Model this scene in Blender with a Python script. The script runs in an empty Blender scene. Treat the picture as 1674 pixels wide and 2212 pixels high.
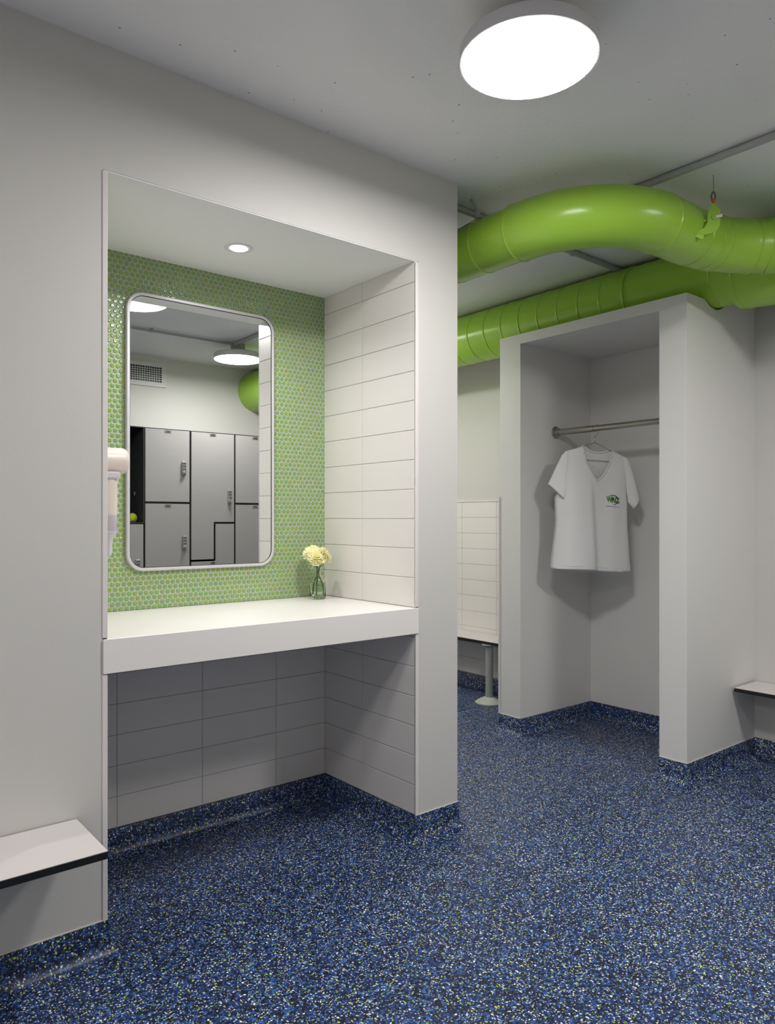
import bpy, bmesh, math, random
from mathutils import Vector, Matrix
from mathutils.geometry import delaunay_2d_cdt
PI = math.pi
random.seed(7)
S = bpy.context.scene
COL = S.collection

# ---------------------------------------------------------------- camera
AZ = math.radians(50.787)
CAM = Vector((0.0, -1.956, 1.13))
FWD = Vector((math.cos(AZ), math.sin(AZ), 0)); RGT = Vector((math.sin(AZ), -math.cos(AZ), 0))
cd = bpy.data.cameras.new('camera'); cam = bpy.data.objects.new('camera', cd); COL.objects.link(cam)
cd.sensor_fit = 'HORIZONTAL'; cd.sensor_width = 36; cd.lens = 36*1605/1674
cd.shift_y = 15/1674; cd.clip_start = 0.02
cam.location = CAM; cam.rotation_euler = (PI/2, 0, AZ-PI/2)
S.camera = cam
# ---------------------------------------------------------------- world, exposure
w = bpy.data.worlds.new('world'); S.world = w; w.use_nodes = True
w.node_tree.nodes['Background'].inputs[0].default_value = (0.02, 0.02, 0.02, 1)
S.view_settings.view_transform = 'Standard'; S.view_settings.look = 'None'
S.view_settings.gamma = 1; S.view_settings.use_curve_mapping = False
S.view_settings.exposure = 0.1
LAMP = 76.0          # radiance of the round ceiling lamps
LAMP_COL = (1.0, 0.985, 0.96)
SPOT = 20.0          # recessed downlight, watts
CEIL = 2.36

# ---------------------------------------------------------------- materials
def lin(r, g, b):
    f = lambda c: (c/255/12.92) if c/255 <= .04045 else ((c/255+.055)/1.055)**2.4
    return (f(r), f(g), f(b), 1)
def mat(name, col, rough=.5, metal=0, bump=0, bscale=200, var=0, vscale=4, **kw):
    m = bpy.data.materials.new(name); m.use_nodes = True; nt = m.node_tree; b = nt.nodes['Principled BSDF']
    b.inputs['Base Color'].default_value = col; b.inputs['Roughness'].default_value = rough; b.inputs['Metallic'].default_value = metal
    for k, v in kw.items(): b.inputs[k.replace('_', ' ')].default_value = v
    geo = nt.nodes.new('ShaderNodeNewGeometry')
    if var:
        n = nt.nodes.new('ShaderNodeTexNoise'); n.inputs['Scale'].default_value = vscale; n.inputs['Detail'].default_value = 4
        nt.links.new(geo.outputs['Position'], n.inputs['Vector'])
        r = nt.nodes.new('ShaderNodeMapRange'); r.inputs[3].default_value = 1-var; r.inputs[4].default_value = 1+var
        nt.links.new(n.outputs['Fac'], r.inputs[0])
        mx = nt.nodes.new('ShaderNodeVectorMath'); mx.operation = 'SCALE'; mx.inputs[0].default_value = col[:3]
        nt.links.new(r.outputs[0], mx.inputs['Scale']); nt.links.new(mx.outputs[0], b.inputs['Base Color'])
    if bump:
        n = nt.nodes.new('ShaderNodeTexNoise'); n.inputs['Scale'].default_value = bscale; n.inputs['Detail'].default_value = 5
        nt.links.new(geo.outputs['Position'], n.inputs['Vector'])
        bp = nt.nodes.new('ShaderNodeBump'); bp.inputs['Strength'].default_value = bump; bp.inputs['Distance'].default_value = .002
        nt.links.new(n.outputs['Fac'], bp.inputs['Height']); nt.links.new(bp.outputs[0], b.inputs['Normal'])
    return m
M = {}
M['paint'] = mat('grey_wall_paint', (.60, .583, .56, 1), .55, bump=.12, bscale=260, var=.012, vscale=2)
M['closet'] = mat('wall_paint_lightened', (.74, .725, .705, 1), .5, bump=.1, bscale=260, var=.012, vscale=2)  # the walls' own grey paint, lightened to imitate stronger light on the closet
M['far'] = mat('pale_wall_paint', (.80, .79, .77, 1), .6, bump=.1, bscale=260)
M['soffit'] = mat('soffit_paint', (.88, .88, .86, 1), .5)
M['tile'] = mat('glazed_white_tile', (.76, .725, .695, 1), .32, var=.015, vscale=3)
M['grout'] = mat('grey_grout', (.42, .41, .40, 1), .8)
M['trim'] = mat('white_tile_trim', (.74, .69, .68, 1), .35)
M['counter'] = mat('white_solid_surface', (.80, .765, .745, 1), .3)
M['bench'] = mat('bench_laminate', (.66, .62, .61, 1), .4)
M['black'] = mat('black_phenolic_core', (.006, .006, .007, 1), .45)
M['green'] = mat('lime_green_duct_paint', (.34, .58, .055, 1), .28, bump=.03, bscale=30, var=.03, vscale=6)
M['pgrey'] = mat('white_pipe_paint', (.42, .42, .40, 1), .5)
M['steel'] = mat('brushed_steel', (.45, .42, .39, 1), .28, 1)
M['chrome'] = mat('chrome', (.75, .75, .75, 1), .15, 1)
M['wire'] = mat('dark_wire', (.18, .18, .18, 1), .35, 1)
M['frame'] = mat('mirror_frame_metal', (.60, .58, .61, 1), .45, .2)
M['mirror'] = mat('mirror_glass', (.86, .88, .87, 1), .0, 1)
M['shirt'] = mat('white_cotton', (.80, .79, .79, 1), .9, bump=.15, bscale=900, Sheen_Weight=.2)
M['navy'] = mat('navy_print', (.008, .014, .045, 1), .7)
M['lime'] = mat('green_print', (.085, .235, .02, 1), .7)
M['dryer'] = mat('cream_plastic', (.72, .62, .56, 1), .35)
M['dryergrey'] = mat('pale_grey_plastic', (.58, .56, .60, 1), .4)
M['holes'] = mat('dark_perforation', (.12, .12, .13, 1), .6)
M['post'] = mat('grey_post_paint', (.34, .36, .33, 1), .45)
M['flange'] = mat('pale_base_flange', (.50, .52, .46, 1), .45)
M['lampbody'] = mat('white_lamp_body', (.72, .70, .71, 1), .5)
M['locker'] = mat('grey_locker_laminate', (.30, .285, .28, 1), .45)
M['darkin'] = mat('dark_locker_interior', (.03, .03, .032, 1), .5)
M['lock'] = mat('locker_lock_metal', (.40, .38, .35, 1), .35, .8)
M['vent'] = mat('vent_white', (.62, .62, .62, 1), .5)
M['ball'] = mat('tennis_ball_felt', (.50, .62, .02, 1), .95, bump=.8, bscale=500)
M['petal'] = mat('pale_yellow_petal', (.95, .895, .52, 1), .6, var=.05, vscale=60, Subsurface_Weight=.0)
M['petalc'] = mat('yellow_green_flower_centre', (.62, .62, .05, 1), .7)
M['stem'] = mat('green_stem', (.10, .16, .035, 1), .6, var=.3, vscale=200)
M['orange'] = mat('orange_plastic', (.75, .16, .015, 1), .5)
M['tag'] = mat('white_metal_lever', (.75, .75, .72, 1), .4)
M['caulk'] = mat('cream_caulk', (.60, .56, .50, 1), .6)
M['glass'] = mat('vase_glass', (.95, .985, .965, 1), .02, Transmission_Weight=1.0, IOR=1.35)
M['water'] = mat('vase_water', (.86, .93, .82, 1), .0, Transmission_Weight=1.0, IOR=1.15)

def emis(name, col, s):
    m = bpy.data.materials.new(name); m.use_nodes = True; nt = m.node_tree
    b = nt.nodes['Principled BSDF']; b.inputs['Base Color'].default_value = (.8, .8, .8, 1)
    b.inputs['Emission Color'].default_value = (*col, 1); b.inputs['Emission Strength'].default_value = s
    return m
M['lens'] = emis('lamp_diffuser', LAMP_COL, LAMP)
M['dlens'] = emis('downlight_lens', (1, 1, 1), 12)

def floor_mat():
    m = bpy.data.materials.new('speckled_blue_rubber'); m.use_nodes = True; nt = m.node_tree; N = nt.nodes; L = nt.links
    b = N['Principled BSDF']
    geo = N.new('ShaderNodeNewGeometry')
    nz = N.new('ShaderNodeTexNoise'); nz.inputs['Scale'].default_value = 140; nz.inputs['Detail'].default_value = 3
    L.new(geo.outputs['Position'], nz.inputs['Vector'])
    sub = N.new('ShaderNodeVectorMath'); sub.operation = 'MULTIPLY_ADD'
    L.new(nz.outputs['Color'], sub.inputs[0]); sub.inputs[1].default_value = (.007,)*3; L.new(geo.outputs['Position'], sub.inputs[2])
    def vor(scale, off):
        a = N.new('ShaderNodeVectorMath'); a.operation = 'ADD'; a.inputs[1].default_value = off; L.new(sub.outputs[0], a.inputs[0])
        v = N.new('ShaderNodeTexVoronoi'); v.inputs['Scale'].default_value = scale; L.new(a.outputs[0], v.inputs['Vector'])
        s = N.new('ShaderNodeSeparateColor'); L.new(v.outputs['Color'], s.inputs[0]); return v, s
    def ramp(stops):
        r = N.new('ShaderNodeValToRGB'); r.color_ramp.interpolation = 'CONSTANT'
        e = r.color_ramp.elements
        while len(e) < len(stops): e.new(.5)
        for i, (p, c) in enumerate(stops): e[i].position = p; e[i].color = c
        return r
    v1, s1 = vor(190, (0, 0, 0))
    r1 = ramp([(0, (.006, .0085, .020, 1)), (.32, (.012, .021, .068, 1)), (.58, (.018, .044, .155, 1)), (.80, (.028, .094, .33, 1)), (.94, (.05, .16, .40, 1))])
    L.new(s1.outputs[0], r1.inputs[0])
    cur = r1.outputs[0]
    for sc, off, thr, dist, stops in (
        (150, (3, 1, 2), .70, .34, [(0, (.66, .67, .70, 1)), (.45, (.92, .88, .88, 1)), (.62, (.30, .34, .46, 1)), (.76, (.40, .58, .10, 1))]),
        (230, (7, 5, 9), .74, .36, [(0, (.46, .48, .56, 1)), (.5, (.78, .78, .82, 1)), (.76, (.34, .50, .09, 1))]),
        (112, (11, 2, 4), .88, .30, [(0, (.92, .90, .90, 1)), (.48, (.42, .60, .09, 1))])):
        v, s = vor(sc, off)
        rr = ramp(stops); L.new(s.outputs[1], rr.inputs[0])
        g1 = N.new('ShaderNodeMath'); g1.operation = 'GREATER_THAN'; g1.inputs[1].default_value = thr; L.new(s.outputs[0], g1.inputs[0])
        g2 = N.new('ShaderNodeMath'); g2.operation = 'LESS_THAN'; g2.inputs[1].default_value = dist; L.new(v.outputs['Distance'], g2.inputs[0])
        mu = N.new('ShaderNodeMath'); mu.operation = 'MULTIPLY'; L.new(g1.outputs[0], mu.inputs[0]); L.new(g2.outputs[0], mu.inputs[1])
        mx = N.new('ShaderNodeMix'); mx.data_type = 'RGBA'; L.new(mu.outputs[0], mx.inputs['Factor'])
        L.new(cur, mx.inputs['A']); L.new(rr.outputs[0], mx.inputs['B']); cur = mx.outputs['Result']
    L.new(cur, b.inputs['Base Color'])
    b.inputs['Roughness'].default_value = .42
    bp = N.new('ShaderNodeBump'); bp.inputs['Strength'].default_value = .25; bp.inputs['Distance'].default_value = .001
    L.new(s1.outputs[2], bp.inputs['Height']); L.new(bp.outputs[0], b.inputs['Normal'])
    return m
M['floor'] = floor_mat()

def penny_mat():
    m = mat('green_penny_tile', (.2, .4, .1, 1), .16); nt = m.node_tree; b = nt.nodes['Principled BSDF']
    a = nt.nodes.new('ShaderNodeAttribute'); a.attribute_name = 'tint'; a.attribute_type = 'GEOMETRY'
    r = nt.nodes.new('ShaderNodeValToRGB'); e = r.color_ramp.elements
    e[0].position = 0; e[0].color = (.19, .36, .125, 1); e[1].position = 1; e[1].color = (.25, .37, .075, 1)
    x = e.new(.5); x.color = (.215, .395, .085, 1)
    nt.links.new(a.outputs['Fac'], r.inputs[0]); nt.links.new(r.outputs[0], b.inputs['Base Color'])
    b.inputs['Coat Weight'].default_value = .3; b.inputs['Coat Roughness'].default_value = .05
    return m
M['penny'] = penny_mat()
M['pgrout'] = mat('pale_grout', (.46, .45, .42, 1), .7)
M['ceil'] = mat('rough_ceiling_paint', (.88, .87, .865, 1), .6, bump=.5, bscale=70, var=.02, vscale=3)
def ceil_pits():
    m = M['ceil']; nt = m.node_tree; b = nt.nodes['Principled BSDF']
    src = b.inputs['Base Color'].links[0].from_socket
    geo = [n for n in nt.nodes if n.type == 'NEW_GEOMETRY'][0]
    v = nt.nodes.new('ShaderNodeTexVoronoi'); v.inputs['Scale'].default_value = 16; nt.links.new(geo.outputs['Position'], v.inputs['Vector'])
    l = nt.nodes.new('ShaderNodeMath'); l.operation = 'LESS_THAN'; l.inputs[1].default_value = .045; nt.links.new(v.outputs['Distance'], l.inputs[0])
    mx = nt.nodes.new('ShaderNodeMix'); mx.data_type = 'RGBA'; nt.links.new(l.outputs[0], mx.inputs['Factor'])
    nt.links.new(src, mx.inputs['A']); mx.inputs['B'].default_value = (.3, .3, .29, 1); nt.links.new(mx.outputs['Result'], b.inputs['Base Color'])
ceil_pits()

# ---------------------------------------------------------------- helpers
def BM(): return bmesh.new()
def finish(name, bm, m, parent=None, smooth=False, bevel=0, segs=2, auto=None):
    bmesh.ops.recalc_face_normals(bm, faces=bm.faces)
    me = bpy.data.meshes.new(name); bm.to_mesh(me); bm.free()
    o = bpy.data.objects.new(name, me); COL.objects.link(o)
    for x in (m if isinstance(m, (list, tuple)) else [m]): me.materials.append(M[x])
    if parent: o.parent = parent
    if smooth: me.shade_smooth()
    if auto is not None: me.set_sharp_from_angle(angle=math.radians(auto)) if smooth else None
    if bevel:
        b = o.modifiers.new('bevel', 'BEVEL'); b.width = bevel; b.segments = segs; b.limit_method = 'ANGLE'
        me.shade_smooth(); me.set_sharp_from_angle(angle=math.radians(35)); b.harden_normals = True
    return o
def box(bm, x0, x1, y0, y1, z0, z1, mi=0):
    vs = [bm.verts.new((x, y, z)) for x in (x0, x1) for y in (y0, y1) for z in (z0, z1)]
    for f in ((0, 1, 3, 2), (4, 6, 7, 5), (0, 4, 5, 1), (2, 3, 7, 6), (0, 2, 6, 4), (1, 5, 7, 3)):
        fc = bm.faces.new([vs[i] for i in f]); fc.material_index = mi
    return vs
def lathe(bm, prof, seg=32, c=(0, 0, 0), axis='Z', mi=0, mtx=None):
    """prof: list of (radius, height); closed with caps where radius > 0 at the ends"""
    rings = []
    for r, h in prof:
        ring = []
        for i in range(seg):
            a = 2*PI*i/seg; p = Vector((r*math.cos(a), r*math.sin(a), h))
            if axis == 'X': p = Vector((p.z, p.x, p.y))
            if axis == 'Y': p = Vector((p.x, p.z, p.y))
            if mtx: p = mtx @ p
            ring.append(bm.verts.new(p+Vector(c)))
        rings.append(ring)
    for a, b in zip(rings, rings[1:]):
        for i in range(seg):
            f = bm.faces.new((a[i], a[(i+1) % seg], b[(i+1) % seg], b[i])); f.material_index = mi
    for ring in (rings[0], rings[-1]):
        f = bm.faces.new(ring); f.material_index = mi
def tube(bm, pts, r, seg=10, mi=0):
    """round tube along 3-D points; r a number or a list"""
    pts = [Vector(p) for p in pts]; n = len(pts); rings = []
    up = Vector((0, 0, 1))
    for i, p in enumerate(pts):
        t = (pts[min(i+1, n-1)]-pts[max(i-1, 0)]).normalized()
        if i == 0:
            nrm = t.cross(up) if abs(t.dot(up)) < .95 else t.cross(Vector((1, 0, 0)))
        else: nrm = nrm-t*nrm.dot(t)
        nrm.normalize(); bi = t.cross(nrm); rr = r[i] if isinstance(r, (list, tuple)) else r
        rings.append([bm.verts.new(p+(nrm*math.cos(2*PI*k/seg)+bi*math.sin(2*PI*k/seg))*rr) for k in range(seg)])
    for a, b in zip(rings, rings[1:]):
        for k in range(seg):
            f = bm.faces.new((a[k], a[(k+1) % seg], b[(k+1) % seg], b[k])); f.material_index = mi
    for ring in (rings[0], rings[-1]): bm.faces.new(ring).material_index = mi
def tag(o, label=None, cat=None, group=None, kind=None):
    if label: o['label'] = label
    if cat: o['category'] = cat
    if group: o['group'] = group
    if kind: o['kind'] = kind
    return o
def thing(name, label, cat, loc=(0, 0, 0), group=None):
    o = bpy.data.objects.new(name, None); COL.objects.link(o); o.location = loc; o.empty_display_size = .05
    return tag(o, label, cat, group)
def part(name, bm, m, parent, **k):
    """mesh given in world coordinates, hung under a thing"""
    o = finish(name, bm, m, parent, **k)
    p = parent; off = Vector((0, 0, 0))
    while p is not None: off += p.location; p = p.parent
    for v in o.data.vertices: v.co -= off
    return o
def struct(name, bm, m, **k):
    return tag(finish(name, bm, m, **k), kind='structure')
def fillet(points, n=14):
    """points: (x, y, radius) -> 2-D polyline with arc corners"""
    out = [Vector(points[0][:2])]
    for i in range(1, len(points)-1):
        a, b, c = (Vector(points[j][:2]) for j in (i-1, i, i+1)); r = points[i][2]
        u = (a-b).normalized(); v = (c-b).normalized(); ang = u.angle(v); d = r/math.tan(ang/2)
        p0 = b+u*d; p1 = b+v*d; cen = b+(u+v).normalized()*(r/math.sin(ang/2))
        a0 = math.atan2(*(p0-cen).yx); a1 = math.atan2(*(p1-cen).yx); da = (a1-a0+PI) % (2*PI)-PI
        for k in range(n+1): out.append(cen+Vector((math.cos(a0+da*k/n), math.sin(a0+da*k/n)))*r)
    out.append(Vector(points[-1][:2])); return out

# ================================================================ SETTING
bm = BM(); box(bm, -2.3, 3.8, -2.6, 2.6, -.06, 0); struct('floor', bm, 'floor')
bm = BM(); box(bm, -2.3, 3.8, -2.6, 2.6, CEIL, CEIL+.08); struct('ceiling', bm, 'ceil')
XN0, XN1, YN, ZN = .645, 1.734, .570, 2.036
def prism(bm, poly, z0, z1):
    a = [bm.verts.new((x, y, z0)) for x, y in poly]; b = [bm.verts.new((x, y, z1)) for x, y in poly]; n = len(poly)
    for i in range(n): bm.faces.new((a[i], a[(i+1) % n], b[(i+1) % n], b[i]))
    bm.faces.new(a); bm.faces.new(b)
bm = BM()
prism(bm, [(-2.2, 0), (XN0, 0), (XN0, YN), (XN1, YN), (XN1, 0), (1.928, 0), (1.928, 2.5), (-2.2, 2.5)], 0, ZN)
prism(bm, [(-2.2, 0), (1.928, 0), (1.928, 2.5), (-2.2, 2.5)], ZN, CEIL)
bm.verts.ensure_lookup_table(); bmesh.ops.remove_doubles(bm, verts=bm.verts, dist=1e-5)
struct('wall_left', bm, 'paint')
bm = BM(); box(bm, XN0+.002, XN1-.002, .001, YN, ZN-.003, ZN-.0005); struct('trim_niche_soffit', bm, 'soffit')
bm = BM(); box(bm, 3.6, 3.75, -2.6, 2.6, 0, CEIL); struct('wall_right', bm, 'paint')
bm = BM(); box(bm, -2.2, 3.6, -2.6, -2.44, 0, CEIL); struct('wall_back', bm, 'paint')
bm = BM(); box(bm, -2.3, -2.2, -2.6, 2.5, 0, CEIL); struct('wall_front', bm, 'far')
bm = BM(); box(bm, 1.928, 3.6, 2.4, 2.5, 0, CEIL); struct('wall_passage_end', bm, 'paint')

# closet
bm = BM()
prism(bm, [(3.6, .744), (2.98, .744), (2.98, .603), (3.59, .603), (3.59, -.187), (2.98, -.187), (2.98, -.315), (3.6, -.315)], 0, 2.042)
prism(bm, [(3.6, .744), (2.98, .744), (2.98, -.315), (3.6, -.315)], 2.042, 2.060)
prism(bm, [(3.03, .744), (2.98, .744), (2.98, -.315), (3.03, -.315)], 2.060, 2.092)
# side panel scribed round the duct that passes over the closet
sc = [(3.03, 2.06), (3.03, 2.092)]+[(3.22+.1475*math.cos(a), 2.21+.1475*math.sin(a)) for a in [-2.21+2.21*k/14 for k in range(15)]]+[(3.3675, CEIL), (3.6, CEIL), (3.6, 2.06)]
fa = [bm.verts.new((x, -.315, z)) for x, z in sc]; fb = [bm.verts.new((x, -.268, z)) for x, z in sc]
for i in range(len(sc)): bm.faces.new((fa[i], fa[(i+1) % len(sc)], fb[(i+1) % len(sc)], fb[i]))
bm.faces.new(fa); bm.faces.new(fb)
bmesh.ops.remove_doubles(bm, verts=bm.verts, dist=1e-5)
struct('wall_closet', bm, 'closet')

# wall tiles (stack bond, 12 x 4 in)
def tiles(name, P, du, us, zs, nrm, th=.008, gap=.0022):
    """P(u, z, out) -> world point. us, zs = joint positions"""
    bm = BM()
    for u0, u1 in zip(us, us[1:]):
        for z0, z1 in zip(zs, zs[1:]):
            a0, a1, b0, b1 = u0+gap/2, u1-gap/2, z0+gap/2, z1-gap/2; e = .0012
            vb = [bm.verts.new(P(u, z, 0)) for u, z in ((a0, b0), (a1, b0), (a1, b1), (a0, b1))]
            vm = [bm.verts.new(P(u, z, th-e)) for u, z in ((a0, b0), (a1, b0), (a1, b1), (a0, b1))]
            vt = [bm.verts.new(P(u, z, th)) for u, z in ((a0+e, b0+e), (a1-e, b0+e), (a1-e, b1-e), (a0+e, b1-e))]
            for A, B in ((vb, vm), (vm, vt)):
                for k in range(4): bm.faces.new((A[k], A[(k+1) % 4], B[(k+1) % 4], B[k]))
            bm.faces.new(vt)
    # grout bed
    g = [bm.verts.new(P(u, z, th-.0016)) for u, z in ((us[0], zs[0]), (us[-1], zs[0]), (us[-1], zs[-1]), (us[0], zs[-1]))]
    bm.faces.new(g).material_index = 1
    g = [bm.verts.new(P(u, z, 0)) for u, z in ((us[0], zs[0]), (us[-1], zs[0]), (us[-1], zs[-1]), (us[0], zs[-1]))]
    bm.faces.new(g).material_index = 1
    return struct(name, bm, ['tile', 'grout'])
ZJ = [.091+.1040*k for k in range(19)]+[2.034]
zlow = [z for z in ZJ if z < .728]+[.728]
tiles('wall_niche_right', lambda u, z, o: (XN1-.004-o, u, z), 0, [.0, .309, .5655], ZJ, 0)
tiles('wall_niche_left', lambda u, z, o: (XN0+.004+o, u, z), 0, [.0, .309, .5655], ZJ, 0)
tiles('wall_niche_lower_back', lambda u, z, o: (u, YN-.004-o, z), 0, [.657, .876, 1.1845, 1.493, 1.722], zlow, 0)
ZF = [1.244-.1045*k for k in range(11, -1, -1)]
tiles('wall_passage_tile', lambda u, z, o: (3.6-o, u, z), 0, [.746, 1.021, 1.33, 1.643, 1.952, 2.26, 2.4], ZF, 0)
bm = BM(); box(bm, 3.588, 3.6, .746, 2.4, 1.244, 1.252); struct('trim_passage_tile', bm, 'trim')
bm = BM(); box(bm, 2.974, 2.990, .744, .752, .09, 1.25); struct('trim_closet_corner', bm, 'trim', bevel=.002)
bm = BM()
box(bm, XN0-.002, .657, -.003, .006, .09, .727); box(bm, XN0-.002, .657, -.003, .006, .821, 2.034)
struct('trim_niche_left', bm, 'trim', bevel=.002)
bm = BM()
box(bm, 1.722, XN1+.002, -.003, .006, .09, .727); box(bm, 1.722, XN1+.002, -.003, .006, .821, 2.030)
struct('trim_niche_right', bm, 'trim', bevel=.002)

# penny round mosaic above the counter
def penny():
    bm = BM(); lay = bm.faces.layers.float.new('tint')
    px, pz = .01935, .01676; R = .0081; th = .0028
    x0, x1, z0, z1 = .657, 1.722, .819, 2.033
    row = 0; z = z0+.006
    prof = [(R, 0), (R, .0006), (R*.93, .0018), (R*.78, .00255), (R*.5, .0027), (R*.2, .0024)]
    yb = YN-.006
    while z < z1+R:
        x = x0+(px/2 if row % 2 else 0)+.002
        while x < x1+R*.6:
            if x > x0-R*.6:
                t = random.random(); jx = random.uniform(-.0004, .0004); jz = random.uniform(-.0004, .0004); rings = []
                tilt = (random.gauss(0, .02), random.gauss(0, .02))
                for r, h in prof:
                    ring = []
                    for k in range(12):
                        a = PI*k/6; dx = r*math.cos(a); dz = r*math.sin(a)
                        vx = min(max(x+jx+dx, x0), x1); vz = min(max(z+jz+dz, z0), z1)
                        ring.append(bm.verts.new((vx, yb-h-(tilt[0]*dx+tilt[1]*dz), vz)))
                    rings.append(ring)
                for A, B in zip(rings, rings[1:]):
                    for k in range(12):
                        f = bm.faces.new((A[k], A[(k+1) % 12], B[(k+1) % 12], B[k])); f[lay] = t; f.smooth = True
                f = bm.faces.new(rings[-1]); f[lay] = t; f.smooth = True
            x += px
        row += 1; z += pz
    me = bpy.data.meshes.new('wall_niche_back')
    g = [bm.verts.new((x, yb-.0007, z)) for x, z in ((x0, z0), (x1, z0), (x1, z1), (x0, z1))]
    g2 = [bm.verts.new((x, YN-.001, z)) for x, z in ((x0, z0), (x1, z0), (x1, z1), (x0, z1))]
    f = bm.faces.new(g); f.material_index = 1
    for k in range(4): bm.faces.new((g[k], g[(k+1) % 4], g2[(k+1) % 4], g2[k])).material_index = 1
    bmesh.ops.recalc_face_normals(bm, faces=[f])
    bm.to_mesh(me); bm.free()
    me.materials.append(M['penny']); me.materials.append(M['pgrout'])
    o = bpy.data.objects.new('wall_niche_back', me); COL.objects.link(o); tag(o, kind='structure')
penny()

# coved rubber base
def cove(name, path):
    prof = [(-.001, .0895), (.0035, .0895), (.0045, .088), (.0045, .040)]
    R = .034
    for k in range(1, 8):
        a = PI/2*k/7; prof.append((.0045+R-R*math.cos(a), .040+(.001-.040)*math.sin(a) if False else .0008+R*(1-math.sin(a))+.005*(1-k/7)))
    pts = [Vector(p) for p in path]; n = len(pts); bm = BM(); rows = []
    nr = []
    for i in range(n-1):
        d = (pts[i+1]-pts[i]).normalized(); nr.append(Vector((d.y, -d.x)))
    for i in range(n):
        if i == 0: m = nr[0]
        elif i == n-1: m = nr[-1]
        else:
            m = (nr[i-1]+nr[i]); m = m/(m.dot(nr[i]))
        rows.append([bm.verts.new((pts[i].x+m.x*o, pts[i].y+m.y*o, z)) for o, z in prof])
    for A, B in zip(rows, rows[1:]):
        for k in range(len(prof)-1):
            bm.faces.new((A[k], A[k+1], B[k+1], B[k]))
    return struct(name, bm, 'floor', smooth=True, auto=40)
cove('baseboard_left', [(-2.2, 0), (.657, 0), (.657, .558), (1.722, .558), (1.722, 0), (1.928, 0), (1.928, 2.4)])
cove('baseboard_right', [(3.592, 2.4), (3.592, .744), (2.98, .744), (2.98, .603), (3.59, .603), (3.59, -.187), (2.98, -.187), (2.98, -.315), (3.6, -.315), (3.6, -2.44)])
cove('baseboard_back', [(3.6, -2.44), (-2.2, -2.44), (-2.2, 0)])
def bead(name, path):
    bm = BM()
    for (a, b) in zip(path, path[1:]): tube(bm, [(a[0], a[1], .0905), (b[0], b[1], .0905)], .0022, 6)
    struct(name, bm, 'caulk')
bead('trim_caulk_left', [(-2.2, -.001), (.657, -.001)])
bead('trim_caulk_pier', [(1.722, -.001), (1.929, -.001)])
bead('trim_caulk_closet', [(2.979, .744), (2.979, .604)])
bead('trim_caulk_closet_side', [(2.979, -.187), (2.979, -.316), (3.6, -.316)])

# ================================================================ LAMPS
def ceiling_lamp(x, y, label):
    t = thing('ceiling_lamp', label, 'ceiling light', (x, y, CEIL), 'round ceiling lamps')
    zb = 2.25; r = .1685
    bm = BM(); lathe(bm, [(r-.006, zb+.002), (r, zb+.004), (r, zb+.034), (r-.006, zb+.042), (.105, zb+.046)], 64, (x, y, 0)); part('body', bm, 'lampbody', t, smooth=True, auto=50)
    bm = BM(); lathe(bm, [(r-.05, zb-.001), (r-.008, zb), (r-.004, zb+.003)], 64, (x, y, 0)); part('diffuser', bm, 'lens', t)
    bm = BM(); lathe(bm, [(.100, zb+.046), (.100, zb+.056), (.075, zb+.062), (.06, zb+.064)], 48, (x, y, 0)); part('neck', bm, 'lampbody', t, smooth=True, auto=40)
    bm = BM(); lathe(bm, [(.046, zb+.064), (.050, zb+.068), (.050, CEIL-.001)], 32, (x, y, 0)); part('junction_box', bm, 'pgrey', t, smooth=True, auto=40)
    return t
ceiling_lamp(1.421, -.762, 'glowing round drum ceiling lamp hanging near the top of the picture')
ceiling_lamp(2.495, -1.668, 'round drum ceiling lamp seen whole in the mirror, above the lockers')
ceiling_lamp(2.40, 1.80, 'round ceiling lamp over the passage bench, hidden behind the wall')
ceiling_lamp(-.95, -1.25, 'round ceiling lamp over the left bench, outside the picture')

t = thing('downlight', 'small recessed round downlight in the white niche soffit', 'downlight', (1.182, .277, ZN))
bm = BM(); lathe(bm, [(.026, ZN-.003), (.040, ZN-.006), (.047, ZN-.0045), (.048, ZN-.001)], 40, (1.182, .277, 0)); part('trim_ring', bm, 'lampbody', t, smooth=True, auto=60)
bm = BM(); lathe(bm, [(.001, ZN-.0075), (.024, ZN-.0075), (.0255, ZN-.004)], 32, (1.182, .277, 0)); part('lens', bm, 'dlens', t)
ld = bpy.data.lights.new('downlight_beam', 'SPOT'); ld.energy = SPOT; ld.spot_size = math.radians(150); ld.spot_blend = .9; ld.shadow_soft_size = .022; ld.color = (1, 1, .97)
lo = bpy.data.objects.new('downlight_beam', ld); COL.objects.link(lo); lo.parent = t; lo.location = (0, 0, -.012)

# ================================================================ COUNTER, MIRROR
t = thing('counter', 'white vanity counter spanning the tiled niche', 'counter', (1.19, .28, .728))
bm = BM(); box(bm, .6445, 1.7335, -.006, .0, .728, .818); bm2 = None
box(bm, .658, 1.7215, .0, .5625, .788, .818)
bmesh.ops.remove_doubles(bm, verts=bm.verts, dist=1e-6)
part('top', bm, 'counter', t, bevel=.0015)
bm = BM(); box(bm, .659, 1.720, .0005, .022, .729, .7875); part('apron', bm, 'counter', t)

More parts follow.
